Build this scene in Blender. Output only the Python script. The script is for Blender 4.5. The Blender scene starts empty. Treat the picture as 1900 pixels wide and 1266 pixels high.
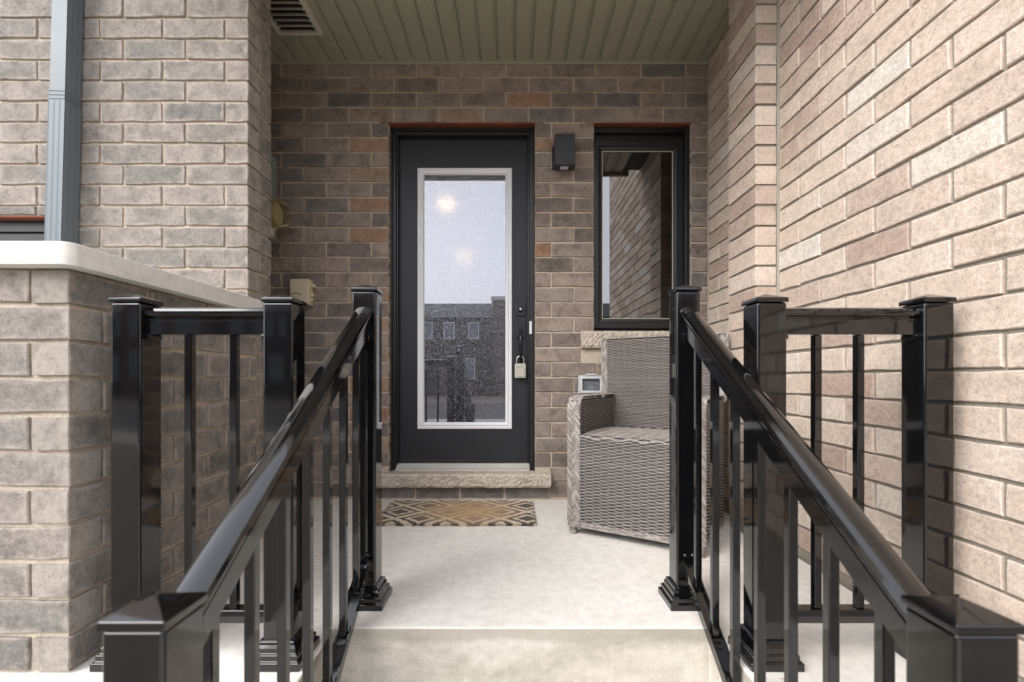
import bpy, bmesh, math, random
from mathutils import Vector, Matrix

R = math.radians
scene = bpy.context.scene
col = scene.collection

# ------------------------------------------------------------------ camera
EYE = 0.726            # lens height above the porch landing (z = 0)
FPX = 880.0            # focal length in photo pixels (1900 wide)
cam_d = bpy.data.cameras.new('camera')
cam = bpy.data.objects.new('camera', cam_d)
col.objects.link(cam)
cam.location = (0, 0, EYE)
cam.rotation_euler = (R(90), 0, 0)
cam_d.sensor_width = 36
cam_d.lens = FPX * 36 / 1900
cam_d.shift_y = 69 / 1900
cam_d.clip_start = 0.05
cam_d.clip_end = 600
cam_d.dof.use_dof = True
cam_d.dof.focus_distance = 2.5
cam_d.dof.aperture_fstop = 3.6
scene.camera = cam

# ------------------------------------------------------------------ sky, sun, exposure
SUN_EL, SUN_AZ = R(38), R(227)        # azimuth clockwise from +Y: behind the camera, to its left
world = bpy.data.worlds.new('World')
scene.world = world
world.use_nodes = True
wn, wl = world.node_tree.nodes, world.node_tree.links
wn.clear()
sky = wn.new('ShaderNodeTexSky')
sky.sky_type = 'NISHITA'
sky.sun_disc = False
sky.sun_elevation = SUN_EL
sky.sun_rotation = SUN_AZ
sky.air_density = 1.0
sky.dust_density = 3.0
sky.ozone_density = 1.0
hs = wn.new('ShaderNodeHueSaturation')
hs.inputs['Saturation'].default_value = 0.22      # overcast: the blue is nearly gone
bg = wn.new('ShaderNodeBackground')
bg.inputs['Strength'].default_value = 0.15
wo = wn.new('ShaderNodeOutputWorld')
wl.new(sky.outputs[0], hs.inputs['Color'])
cl = wn.new('ShaderNodeMix')                       # an even layer of cloud over the whole sky
cl.data_type = 'RGBA'
cl.inputs[0].default_value = 0.72
cl.inputs[7].default_value = (4.95, 5.1, 5.6, 1)
wl.new(hs.outputs[0], cl.inputs[6])
wl.new(cl.outputs[2], bg.inputs[0])
wl.new(bg.outputs[0], wo.inputs[0])

sd = bpy.data.lights.new('sun', 'SUN')
sd.energy = 0.9
sd.angle = R(40)
sd.color = (1.0, 0.965, 0.92)
sun = bpy.data.objects.new('sun', sd)
col.objects.link(sun)
sdir = Vector((math.sin(SUN_AZ) * math.cos(SUN_EL), math.cos(SUN_AZ) * math.cos(SUN_EL), math.sin(SUN_EL)))
sun.rotation_euler = (-sdir).to_track_quat('-Z', 'Y').to_euler()
sun.location = (-4, -8, 9)

vs = scene.view_settings
vs.view_transform = 'Standard'
vs.look = 'None'
vs.exposure = 1.58
vs.gamma = 1
vs.use_curve_mapping = False

# ------------------------------------------------------------------ helpers
rnd = random.Random(11)
W = {}                                   # world origin of each object whose children are placed in world terms


def lin(r, g, b):
    f = lambda c: (c / 255 / 12.92) if c / 255 <= 0.04045 else ((c / 255 + 0.055) / 1.055) ** 2.4
    return (f(r), f(g), f(b), 1)


def thing(name, label, cat, loc=(0, 0, 0), rz=0.0, group=None, local=False):
    o = bpy.data.objects.new(name, None)
    o.empty_display_size = 0.1
    col.objects.link(o)
    o.location = loc
    o.rotation_euler = (0, 0, rz)
    o['label'] = label
    o['category'] = cat
    if group:
        o['group'] = group
    W[o] = Vector((0, 0, 0)) if local else Vector(loc)
    return o


def tag(o, label, cat, group=None):
    o['label'] = label
    o['category'] = cat
    if group:
        o['group'] = group
    return o


def structure(o):
    o['kind'] = 'structure'
    return o


class B:
    """collects shapes; done() links them as one mesh object"""
    def __init__(self):
        self.bm = bmesh.new()

    def box(self, x0, x1, y0, y1, z0, z1):
        v = [self.bm.verts.new((x, y, z)) for z in (z0, z1) for y in (y0, y1) for x in (x0, x1)]
        for f in ((0, 2, 3, 1), (4, 5, 7, 6), (0, 1, 5, 4), (2, 6, 7, 3), (0, 4, 6, 2), (1, 3, 7, 5)):
            self.bm.faces.new([v[i] for i in f])
        return self

    def loft(self, loops, cap=True, closed=True):
        rings = [[self.bm.verts.new(p) for p in lp] for lp in loops]
        n = len(rings[0])
        for a, b in zip(rings, rings[1:]):
            for i in range(n if closed else n - 1):
                j = (i + 1) % n
                self.bm.faces.new((a[i], a[j], b[j], b[i]))
        if cap:
            self.bm.faces.new(list(reversed(rings[0])))
            self.bm.faces.new(rings[-1])
        return self

    def lathe(self, prof, c=(0, 0, 0), n=24, axis='Z'):
        loops = []
        for r, h in prof:
            lp = []
            for k in range(n):
                a = 2 * math.pi * k / n
                p = (r * math.cos(a), r * math.sin(a), h)
                if axis == 'X':
                    p = (h, p[0], p[1])
                elif axis == 'Y':
                    p = (p[1], h, p[0])
                lp.append((c[0] + p[0], c[1] + p[1], c[2] + p[2]))
            loops.append(lp)
        return self.loft(loops)

    def tube(self, pts, r, n=8, cap=True):
        pts = [Vector(p) for p in pts]
        rr = r if isinstance(r, (list, tuple)) else [r] * len(pts)
        loops = []
        up = None
        for i, p in enumerate(pts):
            d = (pts[min(i + 1, len(pts) - 1)] - pts[max(i - 1, 0)]).normalized()
            if up is None:
                up = d.orthogonal().normalized()
            s = d.cross(up).normalized()
            up = s.cross(d).normalized()
            loops.append([p + (math.cos(2 * math.pi * k / n) * up + math.sin(2 * math.pi * k / n) * s) * rr[i] for k in range(n)])
        return self.loft(loops, cap)

    def quad(self, a, b, c, d):
        self.bm.faces.new([self.bm.verts.new(p) for p in (a, b, c, d)])
        return self

    def mesh(self, name, bevel=0, seg=2, smooth=None, recalc=True):
        bm = self.bm
        if recalc:
            bmesh.ops.recalc_face_normals(bm, faces=bm.faces)
        if bevel:
            ed = [e for e in bm.edges if len(e.link_faces) == 2 and e.calc_face_angle(0) > R(25)]
            bmesh.ops.bevel(bm, geom=ed, offset=bevel, segments=seg, affect='EDGES', profile=0.5, clamp_overlap=True)
        me = bpy.data.meshes.new(name)
        bm.to_mesh(me)
        bm.free()
        if smooth is not None:
            me.shade_smooth()
            me.set_sharp_from_angle(angle=R(smooth))
        return me

    def done(self, name, mat, parent=None, bevel=0, seg=2, smooth=None, recalc=True):
        me = self.mesh(name, bevel, seg, smooth, recalc)
        o = put(name, me, mat, parent)
        if bevel and smooth is not None:              # keep the flats flat between rounded arrises
            m = o.modifiers.new('weighted_normal', 'WEIGHTED_NORMAL')
            m.keep_sharp = True
        return o


def put(name, me, mat, parent=None):
    """mesh given in the parent's frame (world for unrotated things): recentre and link"""
    co = [v.co for v in me.vertices]
    lo = Vector((min(c.x for c in co), min(c.y for c in co), min(c.z for c in co)))
    hi = Vector((max(c.x for c in co), max(c.y for c in co), max(c.z for c in co)))
    org = Vector(((lo.x + hi.x) / 2, (lo.y + hi.y) / 2, lo.z))
    me.transform(Matrix.Translation(-org))
    if mat and not me.materials:
        me.materials.append(mat)
    o = bpy.data.objects.new(name, me)
    col.objects.link(o)
    W[o] = org
    if parent is not None:
        o.parent = parent
        o.location = org - W[parent]
    else:
        o.location = org
    return o


# ------------------------------------------------------------------ materials
class NT:
    def __init__(self, name):
        self.m = bpy.data.materials.new(name)
        self.m.use_nodes = True
        self.t = self.m.node_tree
        self.t.nodes.clear()
        self.out = self.t.nodes.new('ShaderNodeOutputMaterial')

    def n(self, typ, ins=None, **props):
        nd = self.t.nodes.new('ShaderNode' + typ)
        for k, v in props.items():
            setattr(nd, k, v)
        for k, v in (ins or {}).items():
            self.s(nd.inputs[k], v)
        return nd

    def s(self, sock, v):
        if isinstance(v, bpy.types.NodeSocket):
            self.t.links.new(v, sock)
        else:
            sock.default_value = v

    def math(self, op, a, b=0.0, c=None, clamp=False):
        ins = {0: a, 1: b}
        if c is not None:
            ins[2] = c
        return self.n('Math', ins, operation=op, use_clamp=clamp).outputs[0]

    def vmath(self, op, a, b):
        return self.n('VectorMath', {0: a, 1: b}, operation=op).outputs[0]

    def noise(self, vec, scale, detail=3.0, rough=0.55, dist=0.0):
        return self.n('TexNoise', {'Vector': vec, 'Scale': scale, 'Detail': detail, 'Roughness': rough, 'Distortion': dist}).outputs[0]

    def ramp(self, fac, stops, interp='LINEAR'):
        r = self.n('ValToRGB', {0: fac})
        cr = r.color_ramp
        cr.interpolation = interp
        while len(cr.elements) > 1:
            cr.elements.remove(cr.elements[-1])
        cr.elements[0].position = stops[0][0]
        cr.elements[0].color = stops[0][1]
        for p, c in stops[1:]:
            e = cr.elements.new(p)
            e.color = c
        return r.outputs[0]

    def mix(self, fac, a, b, mode='MIX'):
        nd = self.n('Mix', None, data_type='RGBA', blend_type=mode)
        self.s(nd.inputs[0], fac)
        self.s(nd.inputs[6], a)
        self.s(nd.inputs[7], b)
        return nd.outputs[2]

    def rng(self, v, a, b, c=0.0, d=1.0):
        return self.n('MapRange', {0: v, 1: a, 2: b, 3: c, 4: d}).outputs[0]

    def bump(self, h, strength=0.3, dist=0.002, normal=None):
        ins = {'Height': h, 'Strength': strength, 'Distance': dist}
        if normal is not None:
            ins['Normal'] = normal
        return self.n('Bump', ins).outputs[0]

    def bsdf(self, **k):
        p = self.n('BsdfPrincipled', {key.replace('_', ' '): v for key, v in k.items()})
        self.t.links.new(p.outputs[0], self.out.inputs[0])
        return self.m


def gray(v):
    return (v, v, v, 1)


def brick_mat(name, stops, smear, smear_amt=0.35, contrast=0.5, bump=0.5):
    t = NT(name)
    oi = t.n('ObjectInfo')
    tc = t.n('TexCoord')
    rr = oi.outputs['Random']
    off = t.n('CombineXYZ', {0: t.math('MULTIPLY', rr, 91.0), 1: t.math('MULTIPLY', rr, 57.0), 2: t.math('MULTIPLY', rr, 133.0)}).outputs[0]
    v = t.vmath('ADD', tc.outputs['Object'], off)
    base = t.ramp(rr, stops)
    n1 = t.noise(v, 13.0, 4.0, 0.62, 0.4)
    n2 = t.noise(v, 70.0, 3.0, 0.6)
    c = t.mix(1.0, base, t.ramp(n1, [(0.28, gray(1 - contrast * 0.62)), (0.5, gray(1.0)), (0.74, gray(1 + contrast * 0.5))]), 'MULTIPLY')
    c = t.mix(1.0, c, t.ramp(n2, [(0.3, gray(0.8)), (0.5, gray(1.0)), (0.75, gray(1.14))]), 'MULTIPLY')
    n4 = t.noise(v, 230.0, 2.0, 0.6)
    c = t.mix(1.0, c, t.ramp(n4, [(0.28, gray(0.72)), (0.45, gray(1.0)), (0.75, gray(1.16))]), 'MULTIPLY')
    # mortar haze smeared along the arrises and in patches
    g = t.n('SeparateXYZ', {0: tc.outputs['Generated']})
    ex = t.math('ABSOLUTE', t.math('SUBTRACT', g.outputs[0], 0.5))
    ez = t.math('ABSOLUTE', t.math('SUBTRACT', g.outputs[2], 0.5))
    e = t.math('MAXIMUM', t.rng(ex, 0.40, 0.5), t.rng(ez, 0.30, 0.5))
    n3 = t.noise(v, 24.0, 4.0, 0.65)
    sm = t.math('MULTIPLY', t.rng(t.math('ADD', n3, t.math('MULTIPLY', e, 0.28)), 0.56, 0.80), smear_amt, clamp=True)
    c = t.mix(sm, c, smear)
    # pits and dark grains
    vo = t.n('TexVoronoi', {'Vector': v, 'Scale': 85.0}).outputs['Distance']
    pit = t.rng(vo, 0.05, 0.17, 0.62, 1.0)
    c = t.mix(1.0, c, t.n('CombineColor', {0: pit, 1: pit, 2: pit}).outputs[0], 'MULTIPLY')
    h = t.math('ADD', t.math('ADD', t.math('MULTIPLY', n4, 0.35), t.math('MULTIPLY', n2, 0.6)), t.math('ADD', n1, t.math('MULTIPLY', pit, 0.5)))
    return t.bsdf(Base_Color=c, Roughness=0.92, Normal=t.bump(h, bump, 0.006), Specular_IOR_Level=0.25)


def mortar_mat(name, c1, c2):
    t = NT(name)
    tc = t.n('TexCoord').outputs['Object']
    n = t.noise(tc, 18.0, 5.0, 0.65)
    n2 = t.noise(tc, 160.0, 3.0, 0.6)
    c = t.mix(n, c1, c2)
    c = t.mix(1.0, c, t.ramp(n2, [(0.3, gray(0.82)), (0.7, gray(1.1))]), 'MULTIPLY')
    return t.bsdf(Base_Color=c, Roughness=0.95, Normal=t.bump(t.math('ADD', n, n2), 0.6, 0.006))


def stone_mat(name, c1, c2, bump=0.5, scale=30.0, speck=0.75):
    t = NT(name)
    tc = t.n('TexCoord').outputs['Object']
    n = t.noise(tc, 5.0, 5.0, 0.6)
    n2 = t.noise(tc, scale, 5.0, 0.65)
    c = t.mix(t.rng(n, 0.3, 0.7), c1, c2)
    c = t.mix(1.0, c, t.ramp(n2, [(0.3, gray(speck)), (0.6, gray(1.05))]), 'MULTIPLY')
    return t.bsdf(Base_Color=c, Roughness=0.9, Normal=t.bump(n2, bump, 0.01))


def plain(name, c, rough=0.5, metal=0.0, bump=0.0, bscale=60.0, var=0.1, spec=0.5, coat=0.0):
    t = NT(name)
    tc = t.n('TexCoord').outputs['Object']
    n = t.noise(tc, bscale, 4.0, 0.6)
    n1 = t.noise(tc, 6.0, 3.0, 0.6)
    cc = t.mix(1.0, c, t.ramp(n1, [(0.3, gray(1 - var)), (0.7, gray(1 + var))]), 'MULTIPLY')
    k = dict(Base_Color=cc, Roughness=t.rng(n1, 0.2, 0.8, rough * 0.85, min(1, rough * 1.15)), Metallic=metal, Specular_IOR_Level=spec, Coat_Weight=coat, Coat_Roughness=0.05)
    if bump:
        k['Normal'] = t.bump(n, bump, 0.003)
    return t.bsdf(**k)


def concrete_mat():
    t = NT('concrete')
    tc = t.n('TexCoord').outputs['Object']
    geo = t.n('NewGeometry')
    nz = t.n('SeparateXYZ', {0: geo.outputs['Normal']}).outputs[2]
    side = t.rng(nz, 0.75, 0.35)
    n = t.noise(tc, 2.6, 5.0, 0.62, 0.3)
    n2 = t.noise(tc, 26.0, 4.0, 0.6)
    n3 = t.noise(t.vmath('MULTIPLY', tc, (1.0, 1.0, 2.2)), 4.5, 7.0, 0.68, 0.25)
    broom = t.noise(t.vmath('MULTIPLY', tc, (90.0, 4.0, 4.0)), 1.4, 3.0, 0.6)
    c = t.mix(t.rng(n, 0.3, 0.72), (0.70, 0.66, 0.60, 1), (0.78, 0.75, 0.70, 1))
    # cast risers: streaked with darker formwork stains
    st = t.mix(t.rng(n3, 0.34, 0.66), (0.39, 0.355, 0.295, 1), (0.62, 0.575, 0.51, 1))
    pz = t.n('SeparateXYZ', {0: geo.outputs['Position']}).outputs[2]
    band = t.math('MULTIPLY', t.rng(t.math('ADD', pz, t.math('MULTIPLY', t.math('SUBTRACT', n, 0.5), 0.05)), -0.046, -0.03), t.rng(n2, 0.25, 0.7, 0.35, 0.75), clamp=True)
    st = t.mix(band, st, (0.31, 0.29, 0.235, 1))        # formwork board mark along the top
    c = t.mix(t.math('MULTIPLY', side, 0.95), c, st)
    # hairline crazing and scuffs on the trowelled top
    ck = t.n('TexVoronoi', {'Vector': t.vmath('ADD', tc, t.vmath('MULTIPLY', t.n('TexNoise', {'Vector': tc, 'Scale': 3.0, 'Detail': 5.0}).outputs['Color'], (0.5, 0.5, 0.5))), 'Scale': 1.15}, feature='DISTANCE_TO_EDGE').outputs['Distance']
    crack = t.math('MULTIPLY', t.rng(ck, 0.0035, 0.001), t.rng(t.noise(tc, 1.7, 2.0), 0.48, 0.6), clamp=True)
    c = t.mix(t.math('MULTIPLY', crack, 0.15), c, (0.30, 0.26, 0.21, 1))
    grit = t.noise(tc, 310.0, 2.0, 0.5)
    c = t.mix(1.0, c, t.ramp(grit, [(0.30, gray(0.84)), (0.42, gray(1.0)), (0.7, gray(1.03))]), 'MULTIPLY')
    dirt = t.rng(t.noise(tc, 6.5, 6.0, 0.7, 0.5), 0.55, 0.75)
    c = t.mix(t.math('MULTIPLY', dirt, 0.12), c, (0.38, 0.335, 0.275, 1))
    c = t.mix(1.0, c, t.ramp(n2, [(0.3, gray(0.9)), (0.6, gray(1.04))]), 'MULTIPLY')
    c = t.mix(1.0, c, t.ramp(broom, [(0.3, gray(0.965)), (0.65, gray(1.015))]), 'MULTIPLY')
    vo = t.n('TexVoronoi', {'Vector': tc, 'Scale': 11.0})
    keep = t.math('GREATER_THAN', t.n('SeparateColor', {0: vo.outputs['Color']}).outputs[0], 0.72)
    sp = t.math('MULTIPLY', t.rng(vo.outputs['Distance'], 0.10, 0.03), keep, clamp=True)
    c = t.mix(t.math('MULTIPLY', sp, 0.55), c, (0.30, 0.25, 0.19, 1))
    h = t.math('ADD', t.math('MULTIPLY', n2, 0.5), t.math('ADD', t.math('MULTIPLY', broom, 0.5), t.math('MULTIPLY', n3, side)))
    return t.bsdf(Base_Color=c, Roughness=0.85, Normal=t.bump(h, 0.22, 0.005), Specular_IOR_Level=0.3)


def black_metal():
    t = NT('black_gloss_aluminium')
    tc = t.n('TexCoord').outputs['Object']
    n = t.noise(tc, 260.0, 2.0, 0.5)
    d = t.noise(tc, 9.0, 4.0, 0.7)
    r = t.rng(d, 0.3, 0.75, 0.03, 0.10)
    c = t.mix(t.rng(d, 0.5, 0.85, 0.0, 0.3), (0.0035, 0.0035, 0.004, 1), (0.014, 0.013, 0.012, 1))
    return t.bsdf(Base_Color=c, Roughness=r, Normal=t.bump(n, 0.035, 0.001), Specular_IOR_Level=0.5, Coat_Weight=0.4, Coat_Roughness=0.03)


def glass_mat(name, refl, rough, tint, kind='plain'):
    t = NT(name)
    tc = t.n('TexCoord').outputs['Object']
    nor = None
    fr = t.n('LayerWeight', {'Blend': 0.25}).outputs['Fresnel']
    if kind == 'rain':
        w = t.noise(tc, 70.0, 3.0, 0.6, 0.6)
        v = t.n('TexVoronoi', {'Vector': tc, 'Scale': 150.0}).outputs['Distance']
        hgt = t.math('ADD', w, t.math('MULTIPLY', v, 0.6))
        nor = t.bump(hgt, 0.47, 0.0044)
        soft = t.bump(hgt, 0.28, 0.003)
    fac = t.math('ADD', refl, t.math('MULTIPLY', fr, 0.5), clamp=True)
    flat = t.n('BsdfGlossy', {'Color': (0.95, 0.95, 1.0, 1), 'Roughness': rough})
    gl = flat
    if kind == 'rain':          # flat outer face, pebbled inner face
        peb = t.n('BsdfGlossy', {'Color': (0.95, 0.94, 1.0, 1), 'Roughness': 0.02, 'Normal': nor})
        gl = t.n('MixShader', {0: t.rng(t.noise(tc, 160.0, 2.0, 0.6), 0.42, 0.62, 0.04, 0.46), 1: flat.outputs[0], 2: peb.outputs[0]})
        tr = t.n('BsdfRefraction', {'Color': tint, 'Roughness': 0.06, 'IOR': 1.3, 'Normal': soft})
    else:
        tr = t.n('BsdfTransparent', {'Color': tint})
    mx = t.n('MixShader', {0: fac, 1: tr.outputs[0], 2: gl.outputs[0]})
    t.t.links.new(mx.outputs[0], t.out.inputs[0])
    return t.m


def emit_mat(name, c, s):
    t = NT(name)
    e = t.n('Emission', {'Color': c, 'Strength': s})
    t.t.links.new(e.outputs[0], t.out.inputs[0])
    return t.m


def wicker_mat():
    t = NT('wicker_rattan')
    at = t.n('Attribute', None, attribute_name='tint').outputs['Fac']
    tc = t.n('TexCoord').outputs['Object']
    n = t.noise(tc, 90.0, 3.0, 0.6)
    c = t.ramp(at, [(0.0, (0.10, 0.08, 0.07, 1)), (0.35, (0.20, 0.17, 0.152, 1)), (0.7, (0.28, 0.25, 0.23, 1)), (1.0, (0.42, 0.385, 0.36, 1))])
    c = t.mix(1.0, c, t.ramp(n, [(0.3, gray(0.75)), (0.7, gray(1.12))]), 'MULTIPLY')
    return t.bsdf(Base_Color=c, Roughness=0.55, Specular_IOR_Level=0.4)


def mat_coir():
    t = NT('coir_doormat')
    tc = t.n('TexCoord').outputs['Object']
    wob = t.n('TexNoise', {'Vector': tc, 'Scale': 45.0, 'Detail': 2.0}).outputs['Color']
    p = t.vmath('ADD', tc, t.vmath('MULTIPLY', t.vmath('SUBTRACT', wob, (0.5, 0.5, 0.5)), (0.018, 0.018, 0.0)))
    s = t.n('SeparateXYZ', {0: p})
    PX, PY = 0.27, 0.24

    def cell(ox, oy):
        fx = t.math('ABSOLUTE', t.math('SUBTRACT', t.math('FRACT', t.math('ADD', t.math('DIVIDE', s.outputs[0], PX), ox + 20.0)), 0.5))
        fy = t.math('ABSOLUTE', t.math('SUBTRACT', t.math('FRACT', t.math('ADD', t.math('DIVIDE', s.outputs[1], PY), oy + 20.0)), 0.5))
        return t.math('MULTIPLY', t.math('ADD', fx, fy), 2.0)
    m = t.math('MINIMUM', cell(0.15, 0.1), cell(0.65, 0.6))
    dark = t.ramp(m, [(0.0, gray(1)), (0.40, gray(0)), (0.60, gray(1)), (0.84, gray(0))], 'CONSTANT')
    s0 = t.n('SeparateXYZ', {0: tc})
    # the middle is worn and stained: print nearly gone there
    wx = t.math('DIVIDE', t.math('SUBTRACT', s0.outputs[0], 0.05), 0.30)
    wy = t.math('DIVIDE', s0.outputs[1], 0.26)
    r2 = t.math('ADD', t.math('MULTIPLY', wx, wx), t.math('MULTIPLY', wy, wy))
    worn = t.math('ADD', t.rng(r2, 1.15, 0.1), t.math('MULTIPLY', t.math('SUBTRACT', t.noise(tc, 14.0, 4.0), 0.5), 0.6), clamp=True)
    straw = t.mix(worn, (0.66, 0.56, 0.43, 1), (0.54, 0.39, 0.24, 1))
    ink = t.mix(worn, (0.14, 0.12, 0.105, 1), (0.44, 0.30, 0.18, 1))
    c = t.mix(dark, straw, ink)
    f = t.noise(tc, 420.0, 3.0, 0.7)
    c = t.mix(1.0, c, t.ramp(f, [(0.3, gray(0.6)), (0.7, gray(1.3))]), 'MULTIPLY')
    return t.bsdf(Base_Color=c, Roughness=1.0, Specular_IOR_Level=0.1, Normal=t.bump(f, 0.5, 0.004))


def walltex_mat(name, c1, c2, cm):
    """brickwork too high or too far to pick out"""
    t = NT(name)
    tc = t.n('TexCoord').outputs['Object']
    s = t.n('SeparateXYZ', {0: tc})
    uv = t.n('CombineXYZ', {0: t.math('ADD', s.outputs[0], s.outputs[1]), 1: s.outputs[2]}).outputs[0]
    b = t.n('TexBrick', {'Vector': uv, 'Color1': c1, 'Color2': c2, 'Mortar': cm, 'Scale': 1.0, 'Mortar Size': 0.005, 'Brick Width': 0.267, 'Row Height': 0.089})
    return t.bsdf(Base_Color=b.outputs[0], Roughness=0.95)


M = {}
# weathered grey-brown brick, the odd orange one
GREY_STOPS = [(0.0, (0.13, 0.108, 0.094, 1)), (0.22, (0.17, 0.138, 0.12, 1)), (0.42, (0.215, 0.172, 0.146, 1)), (0.62, (0.245, 0.192, 0.162, 1)), (0.8, (0.19, 0.16, 0.14, 1)), (0.92, (0.265, 0.21, 0.175, 1)), (1.0, (0.225, 0.172, 0.138, 1))]
LEFT_STOPS = [(0.0, (0.19, 0.18, 0.165, 1)), (0.25, (0.24, 0.222, 0.202, 1)), (0.5, (0.285, 0.257, 0.232, 1)), (0.75, (0.30, 0.265, 0.238, 1)), (1.0, (0.26, 0.235, 0.212, 1))]
PALE_STOPS = [(0.0, (0.43, 0.315, 0.265, 1)), (0.13, (0.455, 0.345, 0.29, 1)), (0.27, (0.55, 0.44, 0.375, 1)), (0.55, (0.59, 0.475, 0.40, 1)), (0.90, (0.62, 0.515, 0.445, 1)), (0.955, (0.64, 0.56, 0.50, 1)), (1.0, (0.66, 0.61, 0.56, 1))]
M['brick_back'] = brick_mat('brick_brown_grey', [(p, (c[0] * 1.17, c[1] * 1.19, c[2] * 1.19, 1)) for p, c in GREY_STOPS], (0.36, 0.29, 0.23, 1), 0.4, 0.62, 0.55)
M['brick_orange'] = brick_mat('brick_orange', [(0.0, (0.27, 0.155, 0.10, 1)), (0.5, (0.31, 0.20, 0.135, 1)), (1.0, (0.28, 0.205, 0.155, 1))], (0.44, 0.33, 0.24, 1), 0.4, 0.5, 0.5)
M['brick_dark'] = brick_mat('brick_charcoal', [(0.0, (0.14, 0.125, 0.118, 1)), (1.0, (0.20, 0.178, 0.165, 1))], (0.36, 0.31, 0.26, 1), 0.4, 0.5, 0.5)
M['brick_left'] = brick_mat('brick_light_grey', [(p, (c[0] * .9, c[1] * .89, c[2] * .88, 1)) for p, c in LEFT_STOPS], (0.46, 0.40, 0.345, 1), 0.5, 0.55, 0.6)
M['brick_pale'] = brick_mat('brick_pale_pink', [(p, (c[0] * .94, c[1] * .945, c[2] * .915, 1)) for p, c in PALE_STOPS], (0.66, 0.57, 0.49, 1), 0.25, 0.24, 0.45)
M['mortar_warm'] = mortar_mat('mortar_beige', (0.55, 0.455, 0.345, 1), (0.66, 0.565, 0.45, 1))
M['mortar_back'] = mortar_mat('mortar_brown_beige', (0.50, 0.415, 0.32, 1), (0.58, 0.49, 0.385, 1))
M['mortar_grey'] = mortar_mat('mortar_grey', (0.24, 0.215, 0.175, 1), (0.31, 0.28, 0.235, 1))
M['concrete'] = concrete_mat()
M['coping'] = stone_mat('cast_stone_coping', (0.70, 0.67, 0.61, 1), (0.78, 0.76, 0.71, 1), 0.15, 40.0, 0.92)
M['rock'] = stone_mat('rock_faced_limestone', (0.48, 0.405, 0.325, 1), (0.60, 0.53, 0.45, 1), 0.8, 55.0, 0.72)
M['black'] = black_metal()
M['door'] = plain('black_door_paint', (0.017, 0.0175, 0.02, 1), 0.42, bump=0.05, bscale=300.0, spec=0.4)
M['frame'] = plain('black_frame_paint', (0.011, 0.0115, 0.012, 1), 0.34, bump=0.05, bscale=120.0, spec=0.45)
M['white'] = plain('white_vinyl', (0.74, 0.74, 0.75, 1), 0.35, var=0.03)
M['soffit'] = plain('clay_soffit_aluminium', (0.315, 0.305, 0.23, 1), 0.4, var=0.05)
M['vent'] = plain('almond_vent_plastic', (0.50, 0.47, 0.39, 1), 0.5, var=0.05)
M['dark'] = plain('vent_dark_cavity', (0.015, 0.012, 0.01, 1), 0.9)
M['rust'] = plain('red_oxide_lintel', (0.16, 0.045, 0.02, 1), 0.75, bump=0.3, bscale=60.0, var=0.3)
M['spout'] = plain('grey_blue_downspout', (0.12, 0.145, 0.162, 1), 0.42, var=0.05)
M['almond'] = plain('almond_plastic', (0.60, 0.52, 0.37, 1), 0.45, var=0.04)
M['lockbox'] = plain('beige_grey_lockbox', (0.46, 0.43, 0.36, 1), 0.45, var=0.06)
M['steel'] = plain('brushed_steel', (0.55, 0.54, 0.52, 1), 0.3, metal=1.0)
M['alum'] = plain('mill_aluminium_threshold', (0.62, 0.59, 0.54, 1), 0.45, metal=0.25, var=0.08)
M['caulk'] = plain('grey_green_caulk', (0.37, 0.345, 0.285, 1), 0.7, bump=0.2, var=0.08)
M['hardware'] = plain('matte_black_hardware', (0.009, 0.009, 0.01, 1), 0.3, spec=0.5)
M['meterbox'] = plain('grey_meter_enclosure', (0.20, 0.21, 0.20, 1), 0.5, var=0.05)
M['outlet'] = plain('light_grey_outlet', (0.55, 0.56, 0.56, 1), 0.4, var=0.03)
M['glass_door'] = glass_mat('textured_door_glass', 0.30, 0.004, (0.22, 0.225, 0.235, 1), 'rain')
M['glass'] = glass_mat('window_glass', 0.165, 0.004, (0.55, 0.58, 0.56, 1))
M['clear'] = glass_mat('clear_plastic_cover', 0.10, 0.08, (0.82, 0.84, 0.85, 1))
M['dome'] = glass_mat('meter_glass_dome', 0.10, 0.03, (0.86, 0.82, 0.62, 1))
M['lamp'] = emit_mat('warm_lamp_glow', (1.0, 0.62, 0.26, 1), 8.0)
M['interior'] = plain('interior_wall_paint', (0.22, 0.22, 0.23, 1), 0.9)
M['interior_floor'] = plain('interior_floor', (0.06, 0.05, 0.045, 1), 0.5)
M['wicker'] = wicker_mat()
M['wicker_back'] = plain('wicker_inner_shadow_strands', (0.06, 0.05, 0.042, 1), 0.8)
M['coir'] = mat_coir()
M['grass'] = plain('bare_soil', (0.15, 0.13, 0.105, 1), 0.95, bump=0.5, bscale=30.0, var=0.3)
M['asphalt'] = plain('asphalt', (0.06, 0.06, 0.062, 1), 0.9, bump=0.4, bscale=120.0)
M['pave'] = plain('pavement_concrete', (0.42, 0.40, 0.36, 1), 0.9, bump=0.2, bscale=80.0)
M['far_wall'] = walltex_mat('far_brown_brick', (0.05, 0.042, 0.036, 1), (0.065, 0.052, 0.045, 1), (0.09, 0.08, 0.07, 1))
M['far_brick'] = walltex_mat('far_red_brick', (0.09, 0.06, 0.048, 1), (0.11, 0.075, 0.06, 1), (0.12, 0.10, 0.09, 1))
M['shingle'] = plain('grey_shingle', (0.055, 0.055, 0.056, 1), 0.95, bump=0.4, bscale=8.0)
M['far_glass'] = plain('far_window_glass', (0.10, 0.13, 0.16, 1), 0.05, spec=0.8)
M['far_trim'] = plain('far_window_trim', (0.55, 0.55, 0.55, 1), 0.6)
M['upper_left'] = walltex_mat('upper_grey_brickwork', (0.36, 0.32, 0.29, 1), (0.42, 0.37, 0.33, 1), (0.56, 0.46, 0.36, 1))
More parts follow.
